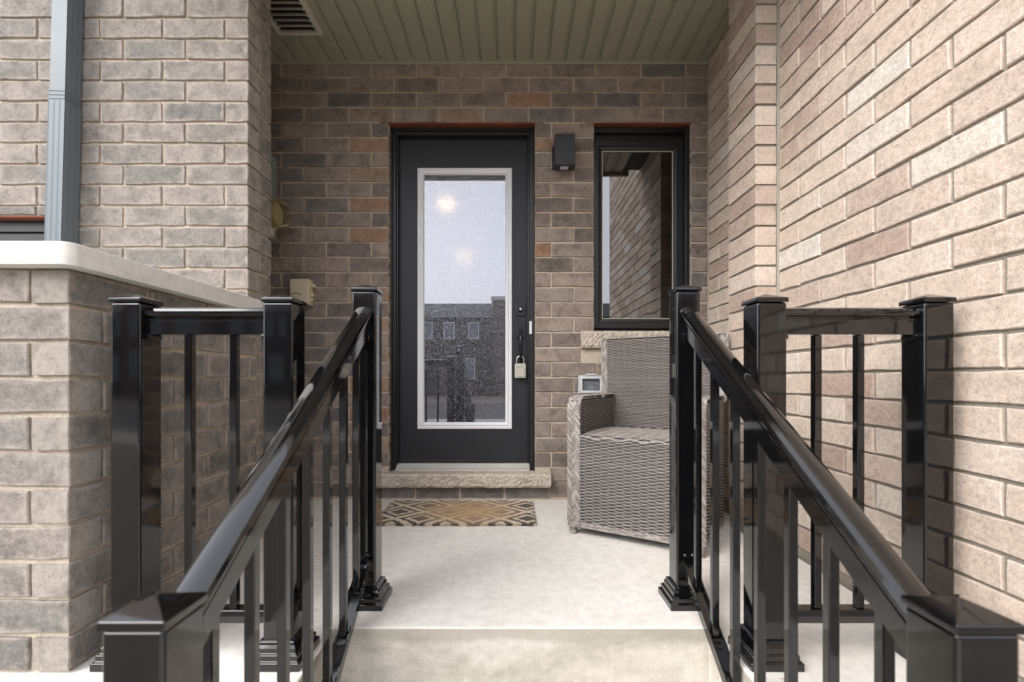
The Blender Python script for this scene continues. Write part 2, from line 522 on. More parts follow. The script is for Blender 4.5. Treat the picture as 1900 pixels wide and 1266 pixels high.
M['upper_pale'] = walltex_mat('upper_pale_brickwork', (0.54, 0.44, 0.37, 1), (0.60, 0.50, 0.43, 1), (0.41, 0.37, 0.32, 1))

# ------------------------------------------------------------------ the setting
GZ = -0.56                                # walkway level, three risers below the landing
WALL_Y = 2.816                            # back wall brick face
RX = 1.165                                # right-hand wall brick face
LY = 2.024                                # left front wall brick face
LX = -1.127                               # its corner beside the porch
HX, HY = -1.088, 1.165                    # low planter wall corner

g = B().box(-90, 90, -90, 20, GZ - 0.6, GZ - 0.02).done('ground', M['grass']); structure(g)
g = B().box(-1.3, 1.5, -7.0, 0.98, GZ - 0.1, GZ).done('walkway', M['pave'], bevel=0.006); structure(g)
g = B().box(-80, 80, -9.0, -7.0, GZ - 0.1, GZ + 0.004).done('sidewalk', M['pave'], bevel=0.006); structure(g)
g = B().box(-80, 80, -19.0, -9.004, GZ - 0.3, GZ - 0.012).done('road', M['asphalt']); structure(g)

poly = [(-2.9, 0.98), (-0.512, 0.98), (-0.512, 1.38), (0.578, 1.38), (0.578, 0.98), (RX - 0.004, 0.98), (RX - 0.004, 2.95), (-2.9, 2.95)]
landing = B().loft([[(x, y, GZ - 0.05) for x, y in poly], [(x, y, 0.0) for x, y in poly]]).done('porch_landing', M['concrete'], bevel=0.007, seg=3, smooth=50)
structure(landing)
for i, (y0, y1, z) in enumerate(((1.08, 1.42, -0.187), (0.78, 1.42, -0.374))):
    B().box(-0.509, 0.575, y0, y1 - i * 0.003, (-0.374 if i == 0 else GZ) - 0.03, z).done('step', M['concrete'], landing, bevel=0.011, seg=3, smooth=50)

# ------------------------------------------------------------------ bricks
BL, BH, JT = 0.257, 0.079, 0.010
_cache = {}


def brick_mesh(L, H, D, mat):
    key = (round(L, 3), round(H, 3), D, mat.name, rnd.randrange(4))
    if key in _cache:
        return _cache[key]
    q = random.Random(hash(key[:3]) + key[4] * 77)
    nx = 4 if L > 0.15 else 2
    per = [(-L / 2 + L * i / nx, -H / 2) for i in range(nx)] + [(L / 2, -H / 2), (L / 2, 0)]
    per += [(L / 2 - L * i / nx, H / 2) for i in range(nx)] + [(-L / 2, H / 2), (-L / 2, 0)]
    j = [(x + q.uniform(-.002, .002), z + q.uniform(-.0022, .0022)) for x, z in per]
    c = 0.0027
    ins = [(x - math.copysign(c * q.uniform(.6, 1.5), x) if abs(abs(x) - L / 2) < .004 else x, z - math.copysign(c * q.uniform(.5, 1.4), z) if abs(abs(z) - H / 2) < .004 else z) for x, z in j]
    b = B()
    b.loft([[(x, D, z) for x, z in j], [(x, 0.0024, z) for x, z in j], [(x, q.uniform(-.0006, .0006), z) for x, z in ins]])
    me = b.mesh('brick')
    me.materials.append(mat)
    _cache[key] = me
    return me


def add_brick(parent, p, rz, L, mat, H=BH, D=0.05):
    """p = centre of the outer face, world"""
    o = bpy.data.objects.new('brick', brick_mesh(L, H, D, mat))
    col.objects.link(o)
    o.parent = parent
    n = Vector((math.sin(rz), -math.cos(rz), 0))
    o.location = Vector(p) - W[parent] + n * rnd.uniform(-.0016, .0016) + Vector((0, 0, rnd.uniform(-.0012, .0012)))
    o.rotation_euler = (R(rnd.gauss(0, .25)), R(rnd.gauss(0, .22)), rz + R(rnd.gauss(0, .18)))
    return o


def lay(parent, org, rz, u0, u1, zs, phase, matf, holes=(), D=0.05, joint0=0.0, bh=BH, quoin=None):
    """running bond on a plane: org = point at u=0; rz turns local +x (u) and -y (outward);
    zs = list of (row index, z bottom of row's brick); phase(row) = u of one vertical joint"""
    ux, uy = math.cos(rz), math.sin(rz)
    pitch = BL + JT
    for r, z in zs:
        ivs = [(u0, u1)]
        for a, b, za, zb in holes:
            if z + bh > za + 0.012 and z < zb - 0.012:
                nv = []
                for s, e in ivs:
                    if b <= s or a >= e:
                        nv.append((s, e))
                    else:
                        if a > s:
                            nv.append((s, a))
                        if b < e:
                            nv.append((b, e))
                ivs = nv
        for s, e in ivs:
            ph = phase(r)
            k = math.floor((s - ph) / pitch)
            cuts = [s]
            x = ph + k * pitch
            while x < e:
                if x > s + 0.055 and x < e - 0.055:
                    cuts.append(x)
                x += pitch
            cuts.append(e)
            for a, b in zip(cuts, cuts[1:]):
                a2 = a + (JT / 2 if a > s + 1e-6 or a > u0 + 1e-6 and False else 0)
                b2 = b - (JT / 2 if b < e - 1e-6 else 0)
                L = b2 - a2
                if L < 0.02:
                    continue
                c = (a2 + b2) / 2
                add_brick(parent, (org[0] + ux * c, org[1] + uy * c, z + bh / 2), rz, L, matf(r, c), bh, D)


def rows(z0, pitch, zmin, zmax):
    out = []
    k = math.floor((zmin - z0) / pitch)
    while z0 + k * pitch < zmax:
        if z0 + k * pitch > zmin - 0.001:
            out.append((k, z0 + k * pitch + JT))
        k += 1
    return out


# ---- back wall with door and window
DOOR = (-0.736, 0.1376, 0.0, 2.2415)
WIN = (0.486, 1.0656, 0.905, 2.2415)
SILL = (0.408, 1.150, 0.905, 1.004)
STEP = (-0.835, 0.228, 0.085, 0.165)
BW_L = -1.43
bw = thing('brick_wall', 'shaded brown and grey brick wall around the black front door', 'wall', (-0.13, 2.88, 0))
MY0, MY1 = WALL_Y + 0.008, 2.98
mb = B()
mb.box(BW_L - 0.1, DOOR[0], MY0, MY1, -0.02, 2.75)
mb.box(DOOR[1], WIN[0], MY0, MY1, -0.02, 2.75)
mb.box(WIN[1], RX + 0.1, MY0, MY1, -0.02, 2.75)
mb.box(DOOR[0], DOOR[1], MY0, MY1, -0.02, 0.084)
mb.box(DOOR[0], DOOR[1], MY0, MY1, 2.2495, 2.75)
mb.box(WIN[0], WIN[1], MY0, MY1, -0.02, 0.91)
mb.box(WIN[0], WIN[1], MY0, MY1, 2.2495, 2.75)
mb.done('mortar', M['mortar_back'], bw)


def back_pick(r, c):
    q = rnd.random()
    near = abs(c - DOOR[0] + 0.05) < 0.10 and r < 24 and r % 2 == 1
    if near and q < 0.75:
        return M['brick_orange']
    if r > 22 and -0.4 < c < 0.3 and q < 0.22:
        return M['brick_orange']
    if q < 0.015:
        return M['brick_orange']
    if q > 0.87:
        return M['brick_dark']
    return M['brick_back']


BP = 0.0891
bz0 = 2.2415 - 25 * BP
lay(bw, (0, WALL_Y), 0.0, BW_L, RX - 0.006, rows(bz0, BP, 0.0, 2.62), lambda r: -0.836 + (0.1335 if r % 2 else 0.0), back_pick,
    holes=((DOOR[0], DOOR[1], 0.0, 2.2415), (WIN[0], WIN[1], 0.85, 2.2415), (SILL[0] - .004, SILL[1] + .004, SILL[2] - .02, SILL[3]), (STEP[0], STEP[1], 0.02, STEP[3])))
# dark brick base course under the stone step
for a, b in ((-0.835, -0.58), (-0.57, -0.315), (-0.305, -0.05), (-0.04, 0.225)):
    add_brick(bw, ((a + b) / 2, WALL_Y + .004, 0.045), 0, b - a, M['brick_dark'], 0.068)
for nm, (x0, x1) in (('d', (DOOR[0] - .05, DOOR[1] + .05)), ('w', (WIN[0] - .05, WIN[1] + .05))):
    B().box(x0, x1, WALL_Y + 0.006, WALL_Y + 0.09, 2.2405, 2.2485).done('steel_lintel', M['rust'], bw)


def rock_slab(x0, x1, y0, y1, z0, z1, seed, amp=0.007):
    """sill with a split-stone front"""
    q = random.Random(seed)
    n, m = int((x1 - x0) / 0.012), 7
    b = B()
    grid = []
    for i in range(n + 1):
        x = x0 + (x1 - x0) * i / n
        colv = []
        for k in range(m + 1):
            z = z0 + (z1 - z0) * k / m
            d = q.uniform(0, amp) + amp * 0.9 * math.sin(x * 31 + z * 40 + seed) * math.sin(x * 13 + seed * 2)
            d += 0.007 if k in (0, m) else 0
            colv.append(b.bm.verts.new((x, y0 + max(-0.004, d), z)))
        grid.append(colv)
    back = [[b.bm.verts.new((x0 + (x1 - x0) * i / n, y1, z)) for z in (z0, z1)] for i in range(n + 1)]
    for i in range(n):
        for k in range(m):
            b.bm.faces.new((grid[i][k], grid[i + 1][k], grid[i + 1][k + 1], grid[i][k + 1]))
        b.bm.faces.new((grid[i][m], grid[i + 1][m], back[i + 1][1], back[i][1]))
        b.bm.faces.new((grid[i][0], back[i][0], back[i + 1][0], grid[i + 1][0]))
    b.bm.faces.new([grid[0][k] for k in range(m + 1)] + [back[0][1], back[0][0]])
    b.bm.faces.new([grid[n][k] for k in range(m + 1)] + [back[n][1], back[n][0]])
    return b


o = rock_slab(SILL[0], SILL[1], WALL_Y - 0.03, WALL_Y + 0.07, SILL[2], SILL[3], 3).done('window_sill', M['rock'], bw)
o['label'] = 'rough cream stone sill below the window'
o = rock_slab(STEP[0], STEP[1], WALL_Y - 0.052, WALL_Y + 0.10, STEP[2], STEP[3], 5).done('door_sill', M['rock'], bw)
o['label'] = 'rough cream stone sill below the front door'

# ---- left front wall (runs away to the left), its corner beside the porch
lw = thing('brick_wall', 'light grey brick wall with the downspout, beige mortar', 'wall', (-2.2, 2.12, 0))
LWIN = (-3.3, -1.945, 0.5, 1.414)
mb = B()
mb.box(-3.6, LWIN[0], LY + .009, 2.21, -0.02, 2.95)
mb.box(LWIN[1], LX - .009, LY + .009, 2.21, -0.02, 2.95)
mb.box(LWIN[0], LWIN[1], LY + .009, 2.21, LWIN[3] + .008, 2.95)
mb.box(LWIN[0], LWIN[1], LY + .009, 2.21, -0.02, LWIN[2])
mb.done('mortar', M['mortar_warm'], lw)
B().box(-3.6, BW_L - .004, 2.2102, MY1, -0.02, 2.95).done('mortar', M['mortar_back'], lw)
lz0 = 2.259 - 25 * 0.0891
lrows = rows(lz0, 0.0891, 0.0, 2.93)
lay(lw, (0, LY), 0.0, -2.75, LX, lrows, lambda r: LX - (0.0 if r % 2 else 0.099), lambda r, c: M['brick_left'], holes=(LWIN,), D=0.088)
lay(lw, (0, LY), 0.0, -2.75, LWIN[1], [(15, 1.4245)], lambda r: -2.03, lambda r, c: M['brick_left'], D=0.088, bh=0.0325)   # cut course on the lintel
for r, z in lrows:
    add_brick(lw, (LX, LY + 0.0975 + 0.05, z + BH / 2), R(90), 0.099, M['brick_left'])
lay(lw, (BW_L, 0), R(90), 2.24, WALL_Y - 0.004, [q for q in lrows if q[1] < 2.55], lambda r: 2.4 + (0.1335 if r % 2 else 0), lambda r, c: M['brick_back'])
B().box(LWIN[0], LWIN[1] + .04, LY + .006, LY + .09, 1.4145, 1.4215).done('steel_lintel', M['rust'], lw)

lwin = thing('casement_window', 'black framed window behind the stone coping by the downspout', 'window', (-2.6, LY + 0.1, 0.5))
fy = LY + 0.05
wb = B()
wb.box(LWIN[0], LWIN[1], fy, fy + .07, 1.365, 1.414).box(LWIN[0], LWIN[1], fy, fy + .07, 0.5, 0.56)
wb.box(LWIN[0], LWIN[0] + .05, fy, fy + .07, 0.56, 1.365).box(LWIN[1] - .05, LWIN[1], fy, fy + .07, 0.56, 1.365)
wb.done('frame', M['frame'], lwin, bevel=.003)
wb = B()
x0, x1 = LWIN[0] + .05, LWIN[1] - .05
wb.box(x0, x1, fy + .012, fy + .06, 1.318, 1.3645).box(x0, x1, fy + .012, fy + .06, 0.5605, 0.61)
wb.box(x0, x0 + .045, fy + .012, fy + .06, 0.61, 1.318).box(x1 - .045, x1, fy + .012, fy + .06, 0.61, 1.318)
wb.done('sash', M['frame'], lwin, bevel=.003)
B().box(x0 + .045, x1 - .045, fy + .035, fy + .045, .61, 1.318).done('glass_pane', M['glass'], lwin)

# ---- low planter wall with cast coping
hw = thing('planter_wall', 'low light grey brick wall capped with smooth pale stone', 'wall', (-1.9, 1.6, 0))
HP = 0.0905
HTOP = 11 * HP
B().box(-2.7, HX - .009, HY + .009, LY + .005, -0.02, HTOP - .001).done('mortar', M['mortar_warm'], hw)
for r, z in rows(0.0, HP, 0.0, HTOP - 0.02):
    z += -0.002
    if r % 2:
        lay(hw, (0, HY), 0.0, -2.6, HX, [(r, z)], lambda r: HX - BL - .005, lambda r, c: M['brick_left'], D=0.09)
        lay(hw, (HX, 0), R(90), HY + 0.101, LY - .006, [(r, z)], lambda r: HY + 0.101 + BL + .005, lambda r, c: M['brick_left'])
    else:
        lay(hw, (0, HY), 0.0, -2.6, HX - 0.101, [(r, z)], lambda r: HX - 0.101 - BL - .005, lambda r, c: M['brick_left'])
        lay(hw, (HX, 0), R(90), HY, LY - .006, [(r, z)], lambda r: HY + BL + .005, lambda r, c: M['brick_left'], D=0.09)
cx1, cy0 = -1.052, 1.125
rr = 0.03
pl = [(-2.75, cy0)] + [(cx1 - rr + rr * math.sin(R(a)), cy0 + rr - rr * math.cos(R(a))) for a in (0, 22, 45, 68, 90)] + [(cx1, LY - .003), (-2.75, LY - .003)]
o = B().loft([[(x, y, HTOP + .001) for x, y in pl], [(x, y, HTOP + .057) for x, y in pl]]).done('coping', M['coping'], hw, bevel=.004, seg=2, smooth=40)
o['label'] = 'smooth pale cast stone coping with a rounded corner'

# ---- neighbour's pale wall on the right, running past the camera
rw = thing('brick_wall', 'pale pinkish brick wall with grey mortar behind the railing', 'wall', (RX + .1, 1.1, GZ))
RW_Y0, RW_Y1 = 0.10, 2.066
B().box(RX + .008, RX + .12, RW_Y0, RW_Y1, GZ - .02, 2.95).done('mortar', M['mortar_grey'], rw)
RP = 0.0886
rz0 = 1.097 - 12 * RP
# u runs towards -Y (rz = -90): u = -y
lay(rw, (RX, 0), R(-90), -RW_Y1, -RW_Y0, [q for q in rows(rz0, RP, -0.02, 2.93)], lambda r: -1.124 + (0.1335 if r % 2 else 0.0), lambda r, c: M['brick_pale'], bh=0.0785)
B().box(RX - .001, RX + .06, RW_Y1 + .001, 2.0865, -0.001, 2.93).done('caulk_joint', M['caulk'], rw)

# ---- pilaster and return wall on the right of the porch
PX0 = 1.0725
pw = thing('brick_pilaster', 'narrow pale brick pilaster and return wall next to the chair', 'wall', (1.15, 2.4, 0))
PY0, PY1 = 2.088, 2.350
mb = B().box(PX0 + .008, RX + .1, PY0 + .006, PY1 - .004, -0.02, 2.95)
mb.box(RX + .0078, RX + .1, PY1 - .004, MY0 - .001, -0.02, 2.75)
mb.done('mortar', M['mortar_grey'], pw)
for r, z in rows(rz0 + 0.03, RP, 0.0, 2.9):
    zz = max(z, 0.004)
    add_brick(pw, (PX0, (PY0 + PY1) / 2, zz + .0785 / 2), R(-90), PY1 - PY0, M['brick_pale'], 0.0785, 0.09)
lay(pw, (RX, 0), R(-90), -(WALL_Y - .004), -(PY1 + .004), [q for q in rows(rz0 + 0.03, RP, 0.0, 2.6)], lambda r: -2.54 + (0.1335 if r % 2 else 0), lambda r, c: M['brick_pale'], bh=0.0785)

# ---- storey above, out of the picture: added to block sky light
up = thing('sky_blocking_storey', 'unseen brick storey added above the porch to block sky light', 'wall', (-1.2, 2.6, 2.95))
B().box(-3.6, LX, LY, 2.9, 2.951, 5.8).done('wall', M['upper_left'], up)
B().box(LX + .001, RX + .12, 2.35, 2.9, 2.951, 5.8).done('wall', M['upper_left'], up)
B().box(RX, RX + .119, RW_Y0, 2.349, 2.9505, 5.8).done('wall', M['upper_pale'], up)

# ------------------------------------------------------------------ porch roof: soffit boards
SZ = 2.598
roof = thing('porch_roof', 'olive grey ribbed metal soffit over the front door', 'soffit', (-0.13, 2.1, SZ))
SY0 = 1.46
xs = []
x = 0.1107 - 0.0992 * 17
while x < RX + .05:
    xs.append(x)
    x += 0.0992
for x in xs:
    a, b_ = max(x, BW_L - .08), min(x + 0.0992, RX - .001)
    if b_ - a < 0.02:
        continue
    y1 = WALL_Y - 0.014
    # a board with a raised seam on one side and a shallow groove on the other
    pr = [(a + .0005, SZ + .02), (a + .0005, SZ + .011), (a + .010, SZ + .011), (a + .0125, SZ), (b_ - .016, SZ), (b_ - .012, SZ + .0045), (b_ - .004, SZ + .0045), (b_ - .0005, SZ + .011), (b_ - .0005, SZ + .02)]
    if a < LX + .02:
        ya = 2.235
        if a < LX < b_:
            ya = 2.235
    else:
        ya = SY0
    if b_ > PX0:
        ya = max(ya, PY1 + .006)
    B().loft([[(px, ya, pz) for px, pz in pr], [(px, y1, pz) for px, pz in pr]]).done('soffit_board', M['soffit'], roof)
B().box(BW_L, RX - .002, WALL_Y - .0135, WALL_Y - .001, SZ - .012, SZ + .019).done('edge_trim', M['soffit'], roof, bevel=.002)
B().box(LX - .3, PX0 - .01, SY0 - .03, SY0 - .001, SZ - .03, SZ + .25).done('fascia', M['soffit'], roof, bevel=.003)
B().box(LX - .3, RX + .1, SY0, WALL_Y + .06, SZ + .021, SZ + .34).done('roof_deck', M['shingle'], roof)

vent = thing('soffit_vent', 'almond louvred vent set in the soffit corner', 'vent', (-1.13, 2.4, SZ - .03))
vx0, vx1, vy0, vy1 = -1.262, -1.016, 2.236, 2.556
vb = B()
for a in ((vx0, vx0 + .025, vy0, vy1), (vx1 - .026, vx1, vy0, vy1), (vx0 + .0255, vx1 - .0265, vy0, vy0 + .02), (vx0 + .0255, vx1 - .0265, vy1 - .012, vy1)):
    vb.box(*a, SZ - .026, SZ - .0005)
vb.done('frame', M['vent'], vent, bevel=.003)
B().box(vx0 + .026, vx1 - .027, vy0 + .021, vy1 - .013, SZ - .004, SZ - .001).done('cavity', M['dark'], vent)
for k in range(7):
    y = vy1 - .030 - k * .0385
    if y < vy0 + .025:
        break
    prof = [(y, SZ - .026), (y + .002, SZ - .027), (y + .0155, SZ - .0055), (y + .0135, SZ - .0045)]
    B().loft([[(vx0 + .026, py, pz) for py, pz in prof], [(vx1 - .027, py, pz) for py, pz in prof]]).done('slat', M['vent'], vent)
for k in range(7):
    y = vy1 - .030 - k * .0385
    if y < vy0 + .03:
        break
    B().box(vx1 - .034, vx1 - .0275, y + .003, y + .012, SZ - .025, SZ - .006).done('slat_bracket', M['vent'], vent)

# ------------------------------------------------------------------ front door
door = thing('front_door', 'black front door with a tall white framed textured glass panel', 'door', (-0.3, 2.93, 0.16))
FY = 2.882
x0, x1 = DOOR[0] + .001, DOOR[1] - .001
fw = 0.030
fb = B()
fb.box(x0, x0 + fw, FY, FY + .1, .166, 2.2395).box(x1 - fw, x1, FY, FY + .1, .166, 2.2395).box(x0 + fw, x1 - fw, FY, FY + .1, 2.205, 2.2395)
fb.box(x0, x0 + .012, FY - .018, FY, .166, 2.2395).box(x1 - .012, x1, FY - .018, FY, .166, 2.2395).box(x0 + .012, x1 - .012, FY - .018, FY, 2.226, 2.2395)
frame = fb.done('frame', M['frame'], door, bevel=.0025)
B().box(x0 + fw + .0002, x0 + fw + .010, FY + .012, FY + .046, .21, 2.205).box(x1 - fw - .010, x1 - fw - .0002, FY + .012, FY + .046, .21, 2.205).done('weatherstrip', M['frame'], door, bevel=.003)
DY = 2.93
GX0, GX1, GZ0, GZ1 = -0.5826, 0.0, 0.413, 2.021
dx0, dx1, dz0, dz1 = x0 + fw + .0005, x1 - fw - .0005, 0.212, 2.2045
sb = B()
sb.box(dx0, GX0 + .02, DY, DY + .044, dz0, dz1).box(GX1 - .02, dx1, DY, DY + .044, dz0, dz1)
sb.box(GX0 + .02, GX1 - .02, DY, DY + .044, dz0, GZ0 + .02).box(GX0 + .02, GX1 - .02, DY, DY + .044, GZ1 - .02, dz1)
slab = sb.done('door_panel', M['door'], door)


def ring(b, ox0, ox1, oz0, oz1, prof):
    """picture-frame moulding: prof = [(inset, y)]"""
    loops = []
    for ins, y in prof:
        loops.append([(ox0 + ins, y, oz0 + ins), (ox1 - ins, y, oz0 + ins), (ox1 - ins, y, oz1 - ins), (ox0 + ins, y, oz1 - ins)])
    b.loft(loops, cap=False)
    return b


ring(B(), GX0, GX1, GZ0, GZ1, [(0, DY - .001), (0, DY - .008), (.003, DY - .012), (.013, DY - .013), (.016, DY - .010), (.021, DY - .010), (.024, DY - .015), (.033, DY - .014), (.041, DY - .004), (.041, DY + .012)]).done('glass_frame', M['white'], slab)
B().box(GX0 + .038, GX1 - .038, DY + .0005, DY + .006, GZ0 + .038, GZ1 - .038).done('glass_pane', M['glass_door'], slab)
# threshold
tp = [(2.858, .166), (2.858, .176), (2.885, .182), (2.915, .20), (2.95, .205), (2.975, .205), (2.975, .166)]
B().loft([[(x0 + .0305, y, z) for y, z in tp], [(x1 - .0305, y, z) for y, z in tp]]).done('threshold', M['alum'], door)
B().box(dx0 + .002, dx1 - .002, DY - .006, DY - .0008, .2065, .222).done('door_sweep', M['frame'], slab, bevel=.002)
# deadbolt, handle set
db = B().box(.0235, .083, DY - .012, DY - .0005, 1.110, 1.192).done('deadbolt_plate', M['hardware'], slab, bevel=.002)
B().lathe([(.017, 0), (.017, -.008), (.013, -.012), (.012, -.012)], (.0532, DY - .0125, 1.150), 20, 'Y').done('deadbolt_ring', M['hardware'], slab, smooth=30)
B().lathe([(.0085, 0), (.0085, -.0045), (.006, -.006)], (.0532, DY - .0205, 1.150), 16, 'Y').done('key_cylinder', M['steel'], slab, smooth=30)
B().box(.0235, .083, DY - .012, DY - .0005, .975, 1.078).done('handle_plate', M['hardware'], slab, bevel=.002)
hp = [(.0532, DY - .010, 1.008), (.0532, DY - .035, 1.006), (.0532, DY - .055, .985), (.0532, DY - .060, .955), (.0532, DY - .056, .91), (.0532, DY - .045, .865), (.0532, DY - .022, .838), (.0532, DY - .004, .834)]
B().tube(hp, [.008, .008, .009, .0095, .0095, .008, .0075, .008], 12).done('pull_handle', M['hardware'], slab, smooth=50)
B().lathe([(.010, 0), (.010, -.008), (.006, -.014)], (.0532, DY - .012, 1.018), 16, 'Y').done('thumb_latch', M['hardware'], slab, smooth=40)
B().box(x1 - fw - .0012, x1 - fw - .0002, FY + .002, FY + .0115, .995, 1.072).box(x1 - fw - .001, x1 - fw + .014, FY - .0016, FY - .0002, .995, 1.072).done('strike_plate', M['white'], door)

lock = thing('key_lockbox', 'small beige key lockbox hanging from the door handle', 'lockbox', (.0485, DY - .04, .72))
lx, ly, lz = .0505, DY - .040, .727
B().box(lx - .034, lx + .034, ly - .017, ly + .017, lz, lz + .088).done('body', M['lockbox'], lock, bevel=.006, seg=3, smooth=50)
B().box(lx - .026, lx + .026, ly - .0205, ly - .0175, lz + .010, lz + .060).done('front_panel', M['lockbox'], lock, bevel=.003)
B().box(lx - .016, lx + .012, ly - .0195, ly - .0172, lz + .066, lz + .073).done('slide_button', M['steel'], lock, bevel=.001)
B().tube([(lx - .022, ly, lz + .086), (lx - .022, ly, lz + .112)] + [(lx - .022 * math.cos(R(a)), ly - .0, lz + .112 + .022 * math.sin(R(a))) for a in range(20, 180, 20)] + [(lx + .022, ly, lz + .112), (lx + .022, ly, lz + .086)], .0042, 10).done('shackle', M['steel'], lock, smooth=60)

# ------------------------------------------------------------------ hallway and room behind the glass
hb = B()
hx0, hx1, hy0, hy1, hz0, hz1 = -1.25, 0.32, 2.981, 7.2, 0.16, 2.5
hb.box(hx0 - .1, hx0, hy0, hy1, hz0, hz1).box(hx1, hx1 + .1, hy0, hy1, hz0, hz1).box(hx0, hx1, hy1, hy1 + .1, hz0, hz1).box(hx0 - .1, hx1 + .1, hy0, hy1 + .1, hz1, hz1 + .1)
structure(hb.done('hallway_walls', M['interior']))
structure(B().box(hx0 - .1, hx1 + .1, hy0, hy1 + .1, hz0 - .1, hz0).done('hallway_floor', M['interior_floor']))
hb = B()
hb.box(1.5, 1.6, hy0, 5, .16, 2.6).box(.4205, 1.5, 4.9, 5, .16, 2.6).box(.4205, 1.6, hy0, 5, 2.6, 2.7).box(.4205, 1.6, hy0, 5, .06, .16)
structure(hb.done('room_walls', M['interior']))
for nm, (lx_, ly_, lz_) in (('glowing warm hall ceiling lamp close behind the door glass', (-.575, 4.15, 2.27)), ('glowing warm hall ceiling lamp farther down the hallway', (-.60, 6.0, 2.28))):
    t = thing('ceiling_lamp', nm, 'lamp', (lx_, ly_, lz_ - .06), group='hall ceiling lamps')
    B().lathe([(.02, lz_ - .075), (.055, lz_ - .06), (.075, lz_ - .02), (.07, lz_ + .01)], (lx_, ly_, 0), 20).done('globe', M['lamp'], t, smooth=60)
    B().lathe([(.08, lz_ + .0105), (.08, lz_ + .03), (.02, lz_ + .04), (.02, 2.4995)], (lx_, ly_, 0), 20).done('mount', M['steel'], t, smooth=40)

# ------------------------------------------------------------------ window beside the door
win = thing('picture_window', 'narrow black framed window to the right of the front door', 'window', (.776, 2.88, 1.005))
a0, a1, c0, c1 = WIN[0] + .001, WIN[1] - .001, 1.006, 2.2395
wb = B()
ff = 2.895
wb.box(a0, a0 + .02, ff, ff + .06, c0, c1).box(a1 - .03, a1, ff, ff + .06, c0, c1).box(a0 + .02, a1 - .03, ff, ff + .06, c1 - .075, c1).box(a0 + .02, a1 - .03, ff, ff + .06, c0, c0 + .02)
wb.box(a1 - .028, a1, 2.84, ff, c0, c1).box(a0, a1 - .028, 2.86, ff, c1 - .03, c1)
wb.done('frame', M['frame'], win, bevel=.002)
s0, s1, t0, t1 = a0 + .0005, 1.0365, 1.027, 2.164
ring(B(), s0, s1, t0, t1, [(0, ff), (0, 2.868), (.004, 2.864), (.034, 2.864), (.040, 2.872), (.052, 2.874), (.058, 2.880), (.058, 2.90)]).done('sash', M['frame'], win)
ring(B(), s0 + .0582, s1 - .0582, t0 + .0582, t1 - .0582, [(0, 2.8835), (0, 2.8805), (.005, 2.8805), (.005, 2.8845)]).done('glazing_bead', M['caulk'], win)
B().box(s0 + .055, s1 - .055, 2.885, 2.891, t0 + .055, t1 - .055).done('glass_pane', M['glass'], win)

# ------------------------------------------------------------------ wall lamp, boxes, outlet, meter
wl_ = thing('wall_lamp', 'black box shaped wall lamp between the door and window', 'wall lamp', (.30, 2.76, 1.945))
B().box(.236, .372, WALL_Y - .022, WALL_Y - .0005, 1.962, 2.09).done('backplate', M['hardware'], wl_, bevel=.002)
lb = B()
lxa, lxb, lya, lyb = .246, .361, 2.713, 2.7935
lb.loft([[(lxa, lya, 1.948), (lxb, lya, 1.948), (lxb, lyb, 1.948), (lxa, lyb, 1.948)], [(lxa, lya, 2.126), (lxb, lya, 2.126), (lxb, lyb, 2.126), (lxa, lyb, 2.126)]])
lamp_body = plain('matte_charcoal_lamp', (0.021, 0.021, 0.023, 1), 0.45)
lb.done('body', lamp_body, wl_, bevel=.002)
B().box(.280, .326, 2.735, 2.772, 1.9445, 1.9475).done('lens', M['outlet'], wl_)

jb = thing('junction_box', 'square almond plastic box mounted low on the brown brick', 'box', (-1.22, 2.78, 1.16))
B().box(-1.287, -1.178, 2.748, 2.815, 1.155, 1.302).done('body', M['almond'], jb, bevel=.004, seg=3, smooth=50)
B().box(-1.284, -1.181, 2.7435, 2.7475, 1.158, 1.299).done('lid', M['almond'], jb, bevel=.0015)
B().tube([(-1.25 + .028 * math.cos(R(a)), 2.7425, 1.205 + .014 * math.sin(R(a))) for a in range(0, 181, 20)], .0022, 6).done('finger_notch', M['dark'], jb)
for zz, l_ in ((1.268, .026), (1.215, .016), (1.185, .012)):
    B().lathe([(.011, 0), (.011, l_ * .6), (.007, l_)], (-1.1778, 2.785, zz), 14, 'X').done('conduit_knob', M['almond'], jb, smooth=40)

ob = thing('outdoor_outlet', 'grey outlet under a clear bubble cover behind the wicker chair', 'outlet', (.46, 2.80, .63))
B().box(.392, .535, 2.800, 2.8155, .632, .742).done('base_plate', M['outlet'], ob, bevel=.004, smooth=50)
B().box(.416, .511, 2.796, 2.7998, .655, .719).done('socket_face', M['white'], ob, bevel=.002)
for q in (.438, .448, .480, .490):
    B().box(q - .0013, q + .0013, 2.7945, 2.7958, .683, .692).done('socket_slot', M['dark'], ob)
ring(B(), .394, .533, .634, .740, [(0, 2.7998), (0, 2.785), (.006, 2.772), (.014, 2.770), (.019, 2.773)]).done('cover_rim', M['outlet'], ob, smooth=40)
B().box(.413, .514, 2.7735, 2.7755, .653, .721).done('bubble_cover', M['clear'], ob)
B().box(.435, .492, 2.778, 2.7995, .7425, .752).done('hinge', M['outlet'], ob, bevel=.002)

